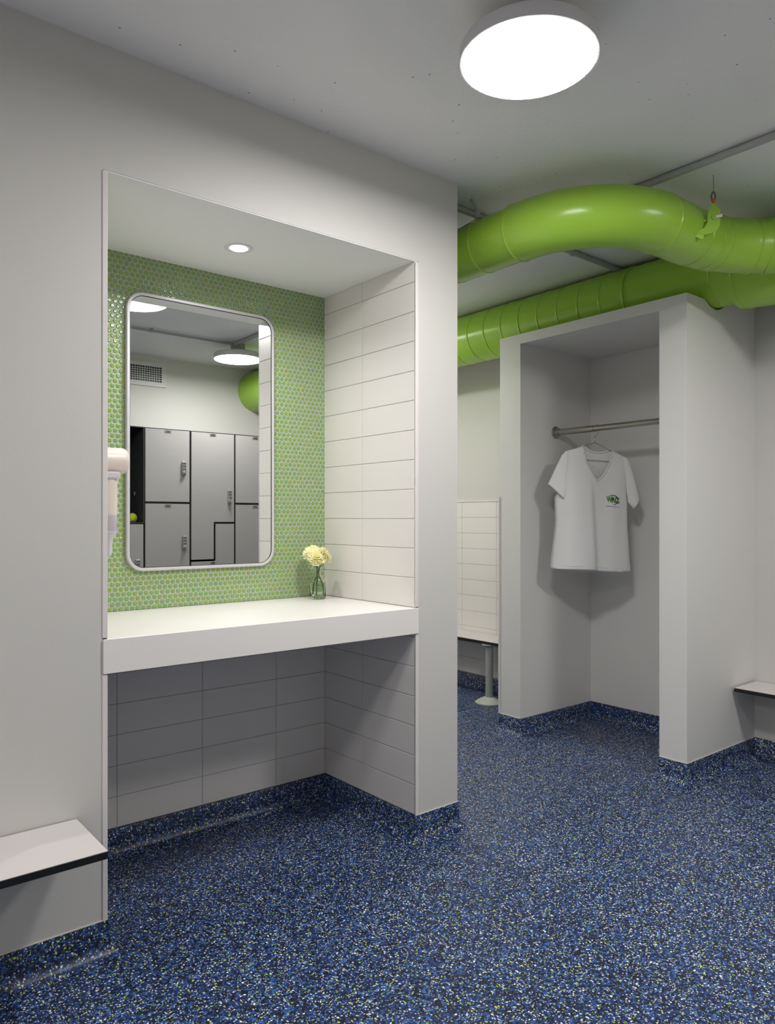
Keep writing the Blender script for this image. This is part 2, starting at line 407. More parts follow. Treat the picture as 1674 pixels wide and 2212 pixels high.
def rrect(x0, x1, z0, z1, r, n=12):
    out = []
    for cx, cz, a0 in ((x1-r, z0+r, -PI/2), (x1-r, z1-r, 0), (x0+r, z1-r, PI/2), (x0+r, z0+r, PI)):
        for k in range(n+1): a = a0+PI/2*k/n; out.append((cx+r*math.cos(a), cz+r*math.sin(a)))
    return out
MX0, MX1, MZ0, MZ1, MY = .904, 1.478, .950, 1.908, .546
t = thing('wall_mirror', 'tall rounded mirror with thin silver frame on green tiles', 'mirror', ((MX0+MX1)/2, .56, MZ0))
bm = BM()
lo_ = [(0, .562), (0, MY+.003), (.003, MY), (.0105, MY), (.0115, MY+.001), (.0115, MY+.0035)]
rings = []
for d, y in lo_:
    rings.append([bm.verts.new((x, y, z)) for x, z in rrect(MX0+d, MX1-d, MZ0+d, MZ1-d, .062-d)])
for A, B in zip(rings, rings[1:]):
    for k in range(len(A)): bm.faces.new((A[k], A[(k+1) % len(A)], B[(k+1) % len(A)], B[k]))
part('frame', bm, 'frame', t, smooth=True, auto=35)
bm = BM(); ga = [[bm.verts.new((x, y, z)) for x, z in rrect(MX0+d, MX1-d, MZ0+d, MZ1-d, .062-d)] for d, y in ((.0114, MY+.0033), (.0135, MY+.0033), (.0135, MY+.0048))]
for A, B in zip(ga, ga[1:]):
    for k in range(len(A)): bm.faces.new((A[k], A[(k+1) % len(A)], B[(k+1) % len(A)], B[k]))
part('frame_shadow_line', bm, 'black', t)  # black ring drawn in for the dark shadow line inside the frame
bm = BM(); bm.faces.new([bm.verts.new((x, MY+.0045, z)) for x, z in rrect(MX0+.012, MX1-.012, MZ0+.012, MZ1-.012, .051)])
g = bmesh.ops.extrude_face_region(bm, geom=bm.faces[:]); bmesh.ops.translate(bm, vec=(0, .004, 0), verts=[v for v in g['geom'] if isinstance(v, bmesh.types.BMVert)])
part('glass', bm, 'mirror', t)

# ================================================================ BENCHES
def bench_top(t, x0, x1, y0, y1, z, th=.0185):
    bm = BM(); box(bm, x0, x1, y0, y1, z-th, z-.0012); part('core', bm, 'black', t, bevel=.0015)
    bm = BM(); box(bm, x0+.0008, x1-.0008, y0+.0008, y1-.0008, z-.0012, z); part('seat', bm, 'bench', t)
def bench_post(t, x, y, z):
    bm = BM(); lathe(bm, [(.0235, .015), (.0235, z-.004)], 28, (x, y, 0)); p = part('post', bm, 'post', t, smooth=True, auto=40)
    bm = BM(); lathe(bm, [(.086, .001), (.086, .006), (.070, .016), (.036, .034), (.025, .037)], 40, (x, y, 0)); part('base_flange', bm, 'flange', t, smooth=True, auto=40)
    bm = BM(); lathe(bm, [(.027, z-.012), (.046, z-.004), (.046, z-.0005)], 32, (x, y, 0)); part('top_flange', bm, 'post', t, smooth=True, auto=40)
t = thing('bench', 'white topped black edged bench at the lower left below the niche wall', 'bench', (-.4, -.12, 0))
bench_top(t, -1.4, .579, -.238, -.004, .372); bench_post(t, -.25, -.13, .3535); bench_post(t, -1.15, -.13, .3535)
t = thing('bench', 'white bench with black edge beside the closet at the right edge', 'bench', (3.48, -1.2, 0))
bench_top(t, 3.376, 3.598, -1.9, -.325, .358); bench_post(t, 3.49, -1.0, .3395); bench_post(t, 3.49, -1.7, .3395)
t = thing('bench', 'far bench on a grey post against white tile in the passage', 'bench', (3.48, 1.6, 0))
bench_top(t, 3.352, 3.590, .756, 2.3, .378); bench_post(t, 3.345+.03, 1.19, .3595); bench_post(t, 3.375, 2.05, .3595)

# ================================================================ DUCTS
def duct(bm, path2, z, r, seams=(), seg=48, h=.0035, wd=.005, zf=None, rf=None):
    """horizontal duct; seams = distances along path where a raised bead runs round"""
    d = [0]
    for a, b in zip(path2, path2[1:]): d.append(d[-1]+(b-a).length)
    tot = d[-1]
    ss = set(d)
    for s in seams:
        for k in (-3.2, -1.9, -1, -.5, 0, .5, 1, 1.9, 3.2): ss.add(s+k*wd)
    ss = sorted(s for s in ss if 0 <= s <= tot); rings = []
    for s in ss:
        i = max(k for k in range(len(d)) if d[k] <= s+1e-9); i = min(i, len(d)-2)
        f = (s-d[i])/(d[i+1]-d[i]); p = path2[i].lerp(path2[i+1], f)
        def tan(j):
            a = path2[max(j-1, 0)]; b = path2[min(j+1, len(path2)-1)]; return (b-a).normalized()
        t = tan(i).lerp(tan(i+1), f).normalized(); n = Vector((t.y, -t.x))
        rr = rf(s/tot) if rf else r
        for q in seams:
            u = abs(s-q)/wd
            if u < .99: rr += h*(1-u*u)
        zz = z+(zf(s/tot) if zf else 0)
        rings.append([bm.verts.new((p.x+n.x*rr*math.cos(2*PI*k/seg), p.y+n.y*rr*math.cos(2*PI*k/seg), zz+rr*math.sin(2*PI*k/seg))) for k in range(seg)])
    for A, B in zip(rings, rings[1:]):
        for k in range(seg): bm.faces.new((A[k], A[(k+1) % seg], B[(k+1) % seg], B[k]))
    bm.faces.new(rings[0]); bm.faces.new(rings[-1])
Z1, R1 = 2.192, .101
t1 = thing('curved_duct', 'upper lime green duct bending across under the ceiling', 'air duct', (2.5, -.5, Z1))
# straight run that disappears behind the wall
bm = BM(); duct(bm, [Vector((2.125, 2.4)), Vector((2.125, -.13))], Z1, R1, [.03+k*.155 for k in range(1, 16)], h=.0022, wd=.004); part('straight_pipe', bm, 'green', t1, smooth=True, auto=60)
el = fillet([(2.125, -.12), (2.13, -.50, .34), (2.62, -.505)], 24)
bm = BM(); duct(bm, el, Z1, R1+.003, [.012, .55], h=.0025, wd=.004); part('elbow', bm, 'green', t1, smooth=True, auto=60)
cl = fillet([(2.59, -.505), (2.86, -.505, .5), (2.99, -.66, .3), (3.10, -.86)], 10)
bm = BM(); duct(bm, cl, Z1, R1, [.02, .065, .15, .20, .355], rf=lambda u: R1+(.004 if u > .60 else 0), h=.003, wd=.004); part('damper_collar', bm, 'green', t1, smooth=True, auto=60)

Z2, R2 = 2.210, .143
t2 = thing('ribbed_duct', 'lower ribbed lime green duct resting above the closet', 'air duct', (3.22, .5, Z2))
bm = BM(); duct(bm, [Vector((3.22, 2.4)), Vector((3.22, .06))], Z2, R2, [.03+k*.128 for k in range(19)], h=.0028, wd=.0045); part('ribbed_pipe', bm, 'green', t2, smooth=True, auto=60)
bm = BM(); duct(bm, [Vector((3.22, .062)), Vector((3.22, -.30)), Vector((3.215, -.45))], Z2, R2-.003, [.012, .42], h=.003, wd=.004); part('connecting_pipe', bm, 'green', t2, smooth=True, auto=60)
t3 = thing('main_duct', 'thick lime green duct fitting leaving the picture at the right edge', 'air duct', (3.1, -1.4, 2.2))
mp = fillet([(3.215, -.43), (3.21, -.75, .6), (3.07, -1.5, .6), (3.07, -2.438)], 8)
bm = BM(); duct(bm, mp, 2.186, .155, [.03, .22, .45, .9], rf=lambda u: .146+.022*min(1, u*8), h=.003, wd=.004); part('pipe', bm, 'green', t3, smooth=True, auto=60)

# damper regulator on the curved duct
tr = thing('damper_regulator', 'green bracket with damper lever on the curved duct joint', 'damper', (2.60, -.61, 2.20))
bm = BM()
ux = Vector((.775, -.632, 0)); fx = Vector((.632, .775, 0)); c0 = Vector((2.585, -.635, 2.206))
def pl(bm, pts, th, org, u, v, n):
    a = [bm.verts.new(org+u*p[0]+v*p[1]-n*th/2) for p in pts]; b = [bm.verts.new(org+u*p[0]+v*p[1]+n*th/2) for p in pts]; k = len(pts)
    for i in range(k): bm.faces.new((a[i], a[(i+1) % k], b[(i+1) % k], b[i]))
    bm.faces.new(a); bm.faces.new(b)
up = Vector((0, 0, 1))
pl(bm, [(-.064, -.049), (-.035, -.035), (-.023, -.014), (-.022, .018), (-.016, .041), (-.002, .053), (.010, .041), (.021, .031), (.020, -.029), (.006, -.049), (-.035, -.060)], .003, c0, ux, up, fx)
part('bracket', bm, 'green', tr)
bm = BM(); pl(bm, [(-.070, -.066), (-.041, -.078), (-.036, -.061), (-.064, -.050)], .004, c0, ux, up, fx); part('bracket_foot', bm, 'green', tr)
bm = BM(); tube(bm, [c0+ux*.0+up*.003-fx*.005, c0+ux*.0+up*.003+fx*.06], .010, 12); part('spindle', bm, 'green', tr, smooth=True, auto=40)
bm = BM(); tube(bm, [c0+ux*-.046+up*-.006+fx*.012, c0+ux*-.01+up*-.003+fx*.010], .005, 10); part('bolt', bm, 'green', tr, smooth=True)
bm = BM(); pl(bm, [(.004, -.002), (.027, .003), (.027, .013), (.004, .007)], .003, c0-fx*.006, ux, up, fx); part('lever', bm, 'tag', tr)
tc = thing('hanging_clip', 'small grey ring clip with orange tip above the duct damper', 'clip', (2.585, -.635, 2.28))
cc = c0+ux*-.002+up*.076
bm = BM(); tube(bm, [cc+ux*.007*math.cos(a)+up*.018*math.sin(a) for a in [2*PI*k/16 for k in range(17)]], .003, 8); part('ring', bm, 'wire', tc, smooth=True)
bm = BM(); lathe(bm, [(.002, -.009), (.0065, -.006), (.0065, .006), (.002, .009)], 14, cc+up*-.014+ux*.001); part('tip', bm, 'orange', tc, smooth=True)
bm = BM(); tube(bm, [cc+up*.018, (cc+up*.018).xy.to_3d()+Vector((0, 0, CEIL))], .0012, 6); part('hanger_wire', bm, 'wire', tc)

# duct hanger near the wall corner
th = thing('duct_hanger', 'white ceiling hook with thin wires holding the curved duct', 'hanger', (2.07, .04, CEIL))
bm = BM(); tube(bm, [(2.055, .055, CEIL-.002), (2.06, .05, CEIL-.012), (2.066, .043, CEIL-.03), (2.072, .04, CEIL-.045)], .005, 10); part('hook', bm, 'pgrey', th, smooth=True)
bm = BM(); lathe(bm, [(.004, -.018), (.010, -.015), (.011, 0), (.010, .015), (.004, .018)], 16, (2.074, .038, CEIL-.058)); part('cable_lock', bm, 'pgrey', th, smooth=True)
bm = BM()
tube(bm, [(2.074, .038, CEIL-.074), (2.062, .10, 2.272)], .0012, 6); tube(bm, [(2.074, .038, CEIL-.074), (2.10, .030, 2.291)], .0012, 6)
part('wire', bm, 'wire', th)

# conduits
def conduit(label, a, b, clips, r=.0125):
    t = thing('conduit', label, 'pipe', a)
    bm = BM(); tube(bm, [a, b], r, 14); part('pipe', bm, 'pgrey', t, smooth=True, auto=40)
    d = (Vector(b)-Vector(a)).normalized()
    for f in clips:
        p = Vector(a).lerp(Vector(b), f); bm = BM(); tube(bm, [p-d*.008, p+d*.008], r*1.35, 14)
        q = Vector((-d.y, d.x, 0)); c = p+q*.02; box(bm, c.x-.008, c.x+.008, c.y-.008, c.y+.008, CEIL-.006, CEIL-.001)
        part('clamp', bm, 'pgrey', t)
conduit('thin painted conduit running from the mirrored lamp to the green duct', (2.445, -1.61, CEIL-.0135), (2.44, -.30, CEIL-.0135), [.3])
conduit('thin painted conduit on the ceiling behind the curved duct', (1.94, .122, CEIL-.0135), (3.59, .15, CEIL-.0135), [.52])
conduit('thin conduit crossing the ceiling inside the mirror reflection', (-2.1, -1.63, CEIL-.0135), (2.44, -1.63, CEIL-.0135), [.2, .87], .008)

# ================================================================ CLOSET ROD, HANGER, SHIRT
RX, RZ = 3.27, 1.600
t = thing('closet_rod', 'steel clothes rail across the closet', 'rail', (RX, .2, RZ))
bm = BM(); tube(bm, [(RX, .58, RZ), (RX, .353, RZ)], .0170, 24); part('rail_sleeve', bm, 'steel', t, smooth=True, auto=40)
bm = BM(); tube(bm, [(RX, .36, RZ), (RX, -.186, RZ)], .0150, 24); part('rail', bm, 'steel', t, smooth=True, auto=40)
for y0, s in ((.6025, -1), (-.1865, 1)):
    bm = BM(); lathe(bm, [(.034, 0), (.034, s*.004), (.030, s*.006), (.021, s*.008), (.0205, s*.028)], 32, (RX, y0, RZ), axis='Y'); part('end_flange', bm, 'steel', t, smooth=True, auto=35)

DS = 3.845
def SP(u, v, d=0):
    """shirt plane: a plane facing the room through the rail; picture-like (u,v) in units of 2.4 mm"""
    return CAM+FWD*(DS+d)+RGT*((u-837)/1605*DS)+Vector((0, 0, (1121-v)/1605*DS))
t = thing('wire_hanger', 'thin metal wire hanger inside the white shirt', 'hanger', SP(1285, 955))
bm = BM()
hp = [SP(1285, 955), SP(1285, 944), SP(1290.5, 937), SP(1293, 929.5, -.004)]
c = Vector((RX, (SP(1293, 929)).y, RZ))
rr = .0175
arc = []
for k in range(0, 11):
    a = -PI*.35+PI*1.25*k/10
    arc.append(Vector((c.x-rr*math.cos(a)*.62, c.y-.0+.010-.012*k/10, c.z+rr*math.sin(a))))
tube(bm, hp+arc, .0013, 8); part('hook', bm, 'wire', t, smooth=True)
bm = BM(); tube(bm, [SP(1284.8, 956), SP(1285, 944)], .0026, 10); part('ferrule', bm, 'chrome', t, smooth=True)
bm = BM(); tube(bm, [SP(1285, 956), SP(1262, 963.5), SP(1228, 982, .0), SP(1224, 990), SP(1264, 993), SP(1315, 997), SP(1344, 1000), SP(1345, 993), SP(1320, 974), SP(1285, 956)], .0013, 8); part('bar', bm, 'wire', t, smooth=True)

def sheet(poly, holes_poly, step, depth, name, parent, m='shirt', th=.0014):
    """triangulated cloth panel inside poly (u,v); depth(u,v) -> metres toward the room (negative = nearer)"""
    us = [p[0] for p in poly]; vs = [p[1] for p in poly]
    # densify outline
    out = []
    n = len(poly)
    for i in range(n):
        a = Vector(poly[i]); b = Vector(poly[(i+1) % n]); k = max(1, int((b-a).length/step))
        for j in range(k): out.append(a.lerp(b, j/k))
    def inside(p):
        c = False; m_ = len(out)
        for i in range(m_):
            a, b = out[i], out[i-1]
            if (a.y > p.y) != (b.y > p.y) and p.x < (b.x-a.x)*(p.y-a.y)/(b.y-a.y)+a.x: c = not c
        return c
    pts = list(out); u = min(us)
    row = 0; v = min(vs)
    while v < max(vs):
        u = min(us)+(step/2 if row % 2 else 0)
        while u < max(us):
            p = Vector((u, v))
            if inside(p) and min((p-q).length for q in out) > step*.55: pts.append(p)
            u += step
        v += step*.87; row += 1
    r = delaunay_2d_cdt([Vector(p) for p in pts], [], [list(range(len(out)))], 1, 1e-5)
    bm = BM(); V = [bm.verts.new(SP(p.x, p.y, depth(p.x, p.y))) for p in r[0]]
    for f in r[2]:
        try: bm.faces.new([V[i] for i in f])
        except ValueError: pass
    o = part(name, bm, m, parent, smooth=True)
    s = o.modifiers.new('cloth', 'SOLIDIFY'); s.thickness = th; s.offset = 0
    return o
def lerp_tab(tab, v):
    if v <= tab[0][0]: return tab[0][1]
    for (a, x), (b, y) in zip(tab, tab[1:]):
        if v <= b: return x+(y-x)*(v-a)/(b-a)
    return tab[-1][1]
Ltab = [(963, 1259), (975, 1220), (1037, 1216), (1073, 1198.5), (1095, 1198.8), (1131, 1199.2), (1185, 1193.5), (1228, 1188.5)]
Rtab = [(973, 1320), (987.5, 1349), (1032, 1352.5), (1091, 1354.3), (1140, 1355), (1211, 1359.7), (1234, 1361.5)]
def gs(x, c, w): return math.exp(-((x-c)/w)**2)
def front_d(u, v):
    L = lerp_tab(Ltab, v); R = lerp_tab(Rtab, v); s = max(0, min(1, (u-L)/(R-L)))
    b = math.sqrt(max(0, 1-(2*s-1)**2))
    k = min(1, max(0, (v-970)/60))
    d = -.006-(.022+.030*min(1, max(0, (v-1000)/200)))*b*(.35+.65*k)
    # central fold from the neckline to the hem: left half turned a little toward the light
    fu = 1275+(v-1040)*.038
    h = min(1, max(0, (v-1035)/40))
    d += h*(.016*(1/(1+math.exp(-(u-fu-1)/1.5)))*math.exp(-max(0, u-fu)/34)-.004*gs(u, fu-6, 6))
    d += .0030*h*math.sin((u-1200)/7.5+(v-1040)*.012)*b
    d += .004*gs(u, 1224+(v-980)*.05, 5)*min(1, max(0, (1100-v)/80))
    d += .0025*math.sin((u*.9+v*.35)/9)*k*.5
    return d
def back_d(u, v):
    L = lerp_tab(Ltab, v); R = lerp_tab(Rtab, v); s = max(0, min(1, (u-L)/(R-L)))
    b = math.sqrt(max(0, 1-(2*s-1)**2)); k = min(1, max(0, (v-970)/60))
    return .004+(.018+.022*min(1, max(0, (v-1000)/200)))*b*k
ts = thing('t_shirt', 'white v-neck t-shirt with small green club logo hanging in closet', 't-shirt', SP(1280, 1232))
leftside = [(1219.9, 975), (1217, 1000), (1216, 1037), (1207, 1058), (1199, 1073.5), (1198.6, 1095), (1199.5, 1131), (1196.5, 1160), (1193, 1185), (1190, 1210), (1188.2, 1227.5)]
hem = [(1205, 1228.4), (1222, 1228.8), (1250, 1229.2), (1282, 1229.8), (1284.5, 1231.2), (1300, 1233), (1330, 1234.2), (1361.5, 1234)]
rightside = [(1362, 1224), (1359.5, 1211), (1357, 1175), (1355, 1140), (1354.5, 1091), (1352.5, 1040), (1351, 1005), (1349, 987.5)]
vneck = [(1334, 979.5), (1325.6, 975), (1319.4, 973.2), (1317, 985), (1314, 998), (1308, 1011), (1301, 1022.5), (1294, 1031), (1287, 1038), (1280.5, 1031), (1274.5, 1020), (1269, 1007), (1264.7, 994.7), (1261, 978), (1259.3, 963.3), (1240, 970)]
front = sheet(leftside+hem+rightside+vneck, None, 3.6, front_d, 'front_panel', ts)
backneck = [(1334, 979.5), (1325.6, 975), (1319.4, 973.2), (1308, 978.6), (1297, 979.8), (1286, 979.4), (1275, 976.5), (1267, 972), (1259.3, 963.3), (1240, 970)]
hemb = [(1205, 1231), (1232, 1234), (1262, 1236), (1290, 1238), (1320, 1237.5), (1345, 1236), (1361.5, 1234)]
sheet(leftside+hemb+rightside+backneck, None, 4.6, back_d, 'back_panel', ts)
# neckband
bm = BM(); vp = [SP(u, v, front_d(u, v)-.001) for u, v in vneck[2:-1]]
def band(bm, pts2, df, wid, side, off=-.0015):
    """flat ribbed band following a neckline"""
    n = len(pts2); A = []; B = []
    for i, (u, v) in enumerate(pts2):
        a = Vector(pts2[max(i-1, 0)]); b = Vector(pts2[min(i+1, n-1)]); t_ = (b-a).normalized(); nr = Vector((-t_.y, t_.x))*side
        q = Vector((u, v))+nr*wid; A.append(SP(u, v, df(u, v)+off)); B.append(SP(q.x, q.y, df(q.x, q.y)+off))
    A = [bm.verts.new(p) for p in A]; B = [bm.verts.new(p) for p in B]
    for i in range(n-1): bm.faces.new((A[i], A[i+1], B[i+1], B[i]))
band(bm, vneck[2:-1], front_d, 4.0, -1)
o = part('neckband', bm, 'shirt', ts, smooth=True); s = o.modifiers.new('cloth', 'SOLIDIFY'); s.thickness = .0013; s.offset = 0
bm = BM(); band(bm, backneck[2:-1], back_d, 4.0, 1, -.002)
o = part('back_neckband', bm, 'shirt', ts, smooth=True); s = o.modifiers.new('cloth', 'SOLIDIFY'); s.thickness = .0013; s.offset = 0
# sleeves: two-sided cones from the shoulder seam to the cuff
def sleeve(outer, inner, amp, base):
    n = 26; bm = BM(); rows = []
    def at(line, f):
        d = [0]
        for a, b in zip(line, line[1:]): d.append(d[-1]+(Vector(b)-Vector(a)).length)
        s = f*d[-1]
        for i in range(len(line)-1):
            if s <= d[i+1]+1e-9: return Vector(line[i]).lerp(Vector(line[i+1]), (s-d[i])/(d[i+1]-d[i]))
        return Vector(line[-1])
    K = 28
    for i in range(n+1):
        f = i/n; a = at(outer, f); b = at(inner, f); row = []
        for k in range(K):
            th_ = 2*PI*k/K; m_ = (a+b)/2+(a-b)/2*math.cos(th_)
            dep = -math.sin(th_)*amp*(.25+.75*f)+base(f)+.002*math.sin(3*th_+f*5)*f
            row.append(bm.verts.new(SP(m_.x, m_.y, dep)))
        rows.append(row)
    for A, B in zip(rows, rows[1:]):
        for k in range(K): bm.faces.new((A[k], A[(k+1) % K], B[(k+1) % K], B[k]))
    o = part('sleeve', bm, 'shirt', ts, smooth=True); s = o.modifiers.new('cloth', 'SOLIDIFY'); s.thickness = .0016; s.offset = 0
sleeve([(1226, 973), (1213, 983), (1200, 1008), (1181.4, 1046.7)], [(1222, 1030), (1223.5, 1045), (1222.5, 1068), (1217, 1079.8)], .022, lambda f: -.012-.010*f)
sleeve([(1344, 984.5), (1352, 989), (1357, 996), (1366, 1022), (1379.4, 1079)], [(1348, 1030), (1351, 1050), (1355, 1085), (1366.5, 1099)], .018, lambda f: -.008-.004*f)
# hem stitching lines
bm = BM(); pts = [(1190, 1219.5)]+[(u, v-7.5) for u, v in hem[1:-1]]+[(1360, 1226)]
tube(bm, [SP(u, v, front_d(u, v)-.0036) for u, v in pts], .0007, 5); part('hem_stitch', bm, 'shirt', ts)

def text_bm(body, size, shear=0, bold=0):
    cu = bpy.data.curves.new('txt', 'FONT'); cu.body = body; cu.size = size; cu.shear = shear; cu.offset = bold; cu.align_x = 'CENTER'; cu.align_y = 'CENTER'
    ob = bpy.data.objects.new('txt', cu); COL.objects.link(ob)
    bpy.context.view_layer.update()
    me = bpy.data.meshes.new_from_object(ob.evaluated_get(bpy.context.evaluated_depsgraph_get()))
    bpy.data.objects.remove(ob); bm = BM(); bm.from_mesh(me); bpy.data.meshes.remove(me); return bm
def on_shirt(bm, fn):
    bmesh.ops.subdivide_edges(bm, edges=[e for e in bm.edges if e.calc_length() > 2.0], cuts=2)
    for v in bm.verts: u, w_ = fn(v.co.x, v.co.y); v.co = SP(u, w_, front_d(u, w_)-.0032)
lg = bpy.data.objects.new('club_logo', None); COL.objects.link(lg); lg.parent = ts; lg['label'] = 'green and navy club logo print'
def letter(ch, cx, cy, sx, sy):
    bm = text_bm(ch, 10, 0, .42)
    xs = [v.co.x for v in bm.verts]; ys = [v.co.y for v in bm.verts]; mx, my = (min(xs)+max(xs))/2, (min(ys)+max(ys))/2; w0, h0 = max(xs)-min(xs), max(ys)-min(ys)
    on_shirt(bm, lambda x, y: (cx+(x-mx)*sx/w0-(y-my)/h0*sy*.07, cy-(y-my)*sy/h0+(x-mx)*sx/w0*.08))
    part('letter', bm, 'lime', lg)
letter('W', 1312.0, 1078.8, 12.0, 12.5); letter('R', 1320.6, 1080.3, 9.0, 12.5); letter('C', 1328.6, 1081.2, 10.5, 13.5)
bm = BM()
A = []; B = []
arcp = [(1309, 1073.5, .2), (1313.5, 1071.2, .6), (1319.5, 1070.4, .9), (1325, 1072, 1.0), (1329, 1075.5, 1.2), (1330.6, 1080, 1.3), (1329.2, 1085, 1.2), (1325.5, 1088.8, .9), (1319.5, 1091, .15)]
def crom(P, n=6):
    out = []
    for i in range(len(P)-1):
        p0, p1, p2, p3 = (Vector(P[max(0, min(len(P)-1, j))]) for j in (i-1, i, i+1, i+2))
        for k in range(n):
            t_ = k/n; out.append(.5*((2*p1)+(p2-p0)*t_+(2*p0-5*p1+4*p2-p3)*t_**2+(3*p1-p0-3*p2+p3)*t_**3))
    out.append(Vector(P[-1])); return out
cp = crom(arcp)
for i, p in enumerate(cp):
    a = cp[max(0, i-1)]; b = cp[min(len(cp)-1, i+1)]; t_ = (b-a).xy.normalized(); n_ = Vector((-t_.y, t_.x))*p.z*.75
    for Lx, q in ((A, p.xy+n_), (B, p.xy-n_)): Lx.append(bm.verts.new(SP(q.x, q.y, front_d(q.x, q.y)-.0040)))
for i in range(len(A)-1): bm.faces.new((A[i], A[i+1], B[i+1], B[i]))
part('swoosh', bm, 'navy', lg)
bm = BM(); bm.faces.new([bm.verts.new(SP(1319.6+1.7*math.cos(a), 1078.2+1.7*math.sin(a), front_d(1319.6, 1078.2)-.0042)) for a in [2*PI*k/20 for k in range(20)]]); part('ball_dot', bm, 'navy', lg)
bm = text_bm('WOBURN RACQUET CLUB', 2.35, 0, .03)
on_shirt(bm, lambda x, y: (1319.2+x*1.0, 1094.7-y+x*.105)); part('club_name', bm, 'navy', lg)
bm = text_bm('M', 2.2, 0, .02)
for v in bm.verts: v.co = SP(1284.5+v.co.x*2, 1007.5-v.co.y, back_d(1284, 1007)-.002)
part('size_print', bm, 'wire', ts)

# ================================================================ HAIR DRYER
t = thing('hair_dryer', 'cream hair dryer hanging on the niche side wall by the mirror', 'hair dryer', (.70, .30, 1.3))
HY = .30
bm = BM(); hz = 1.305
lathe(bm, [(.030, .664), (.0385, .668), (.0395, .690), (.0395, .798), (.037, .808), (.030, .814), (.012, .8165)], 40, (0, HY, hz), axis='X'); part('barrel', bm, 'dryer', t, smooth=True, auto=50)
bm = BM(); lathe(bm, [(.019, 1.085), (.0225, 1.09), (.0225, 1.145)], 32, (.7625, HY, 0)); part('filter_grille', bm, 'dryergrey', t, smooth=True, auto=40)
bm = BM()
for i in range(11):
    for j in range(26):
        a = 2*PI*(j+(i % 2)*.5)/26; z = 1.096+i*.0043; c_, s_ = math.cos(a), math.sin(a)
        ctr = Vector((.7625+.0227*c_, HY+.0227*s_, z)); tg = Vector((-s_, c_, 0))
        bm.faces.new([bm.verts.new(ctr+tg*.0013*math.cos(b)+Vector((0, 0, .0013*math.sin(b)))) for b in [PI/3*k for k in range(6)]])
o = part('perforation', bm, 'holes', t)
bm = BM(); lathe(bm, [(.0225, 1.145), (.0230, 1.147), (.0235, 1.268)], 32, (.7625, HY, 0)); part('handle', bm, 'dryer', t, smooth=True, auto=40)
bm = BM(); box(bm, .660, .787, HY-.030, HY+.030, 1.250, 1.272); part('cradle', bm, 'dryergrey', t, bevel=.006, segs=3)
bm = BM(); lathe(bm, [(.022, 1.085), (.017, 1.076), (.011, 1.070), (.008, 1.046), (.006, 1.020)], 24, (.7625, HY, 0)); part('cord_boot', bm, 'dryergrey', t, smooth=True, auto=40)
bm = BM(); cp = crom([(.7625, HY, 1.03), (.757, HY, 1.012), (.745, HY, 1.018), (.735, HY+.005, 1.05), (.742, HY, 1.075), (.752, HY-.006, 1.04), (.735, HY-.004, 1.03), (.715, HY, 1.06), (.69, HY, 1.20), (.662, HY, 1.245)], 8)
tube(bm, cp, .0032, 8); part('cord', bm, 'dryergrey', t, smooth=True)

# ================================================================ VASE AND FLOWERS
VX, VY, VZ = 1.622, .462, .8185
t = thing('bud_vase', 'small clear glass bottle vase half full of water on the counter', 'vase', (VX, VY, VZ))
outer = [(.0, 0), (.026, 0), (.0305, .003), (.0315, .010), (.0315, .055), (.030, .068), (.024, .080), (.0155, .090), (.0125, .098), (.0125, .116), (.0150, .122), (.0150, .126)]
inner = [(.0130, .126), (.0108, .116), (.0108, .098), (.0138, .089), (.0222, .079), (.0285, .067), (.0298, .055), (.0298, .012), (.026, .008), (.0, .007)]
def lathe_open(bm, prof, seg, c):
    rings = []
    for r, h in prof:
        if r < 1e-6: rings.append([bm.verts.new(Vector(c)+Vector((0, 0, h)))])
        else: rings.append([bm.verts.new(Vector(c)+Vector((r*math.cos(2*PI*k/seg), r*math.sin(2*PI*k/seg), h))) for k in range(seg)])
    for A, B in zip(rings, rings[1:]):
        for k in range(seg):
            if len(A) == 1: bm.faces.new((A[0], B[k], B[(k+1) % seg]))
            elif len(B) == 1: bm.faces.new((A[k], B[0], A[(k+1) % seg]))
            else: bm.faces.new((A[k], A[(k+1) % seg], B[(k+1) % seg], B[k]))
bm = BM(); lathe_open(bm, outer+inner, 48, (VX, VY, VZ)); part('glass', bm, 'glass', t, smooth=True, auto=60)
bm = BM(); lathe_open(bm, [(0, .0085), (.0255, .0085), (.0292, .0125), (.0292, .054), (.0288, .0645), (0, .0645)], 48, (VX, VY, VZ)); part('water', bm, 'water', t, smooth=True, auto=40)
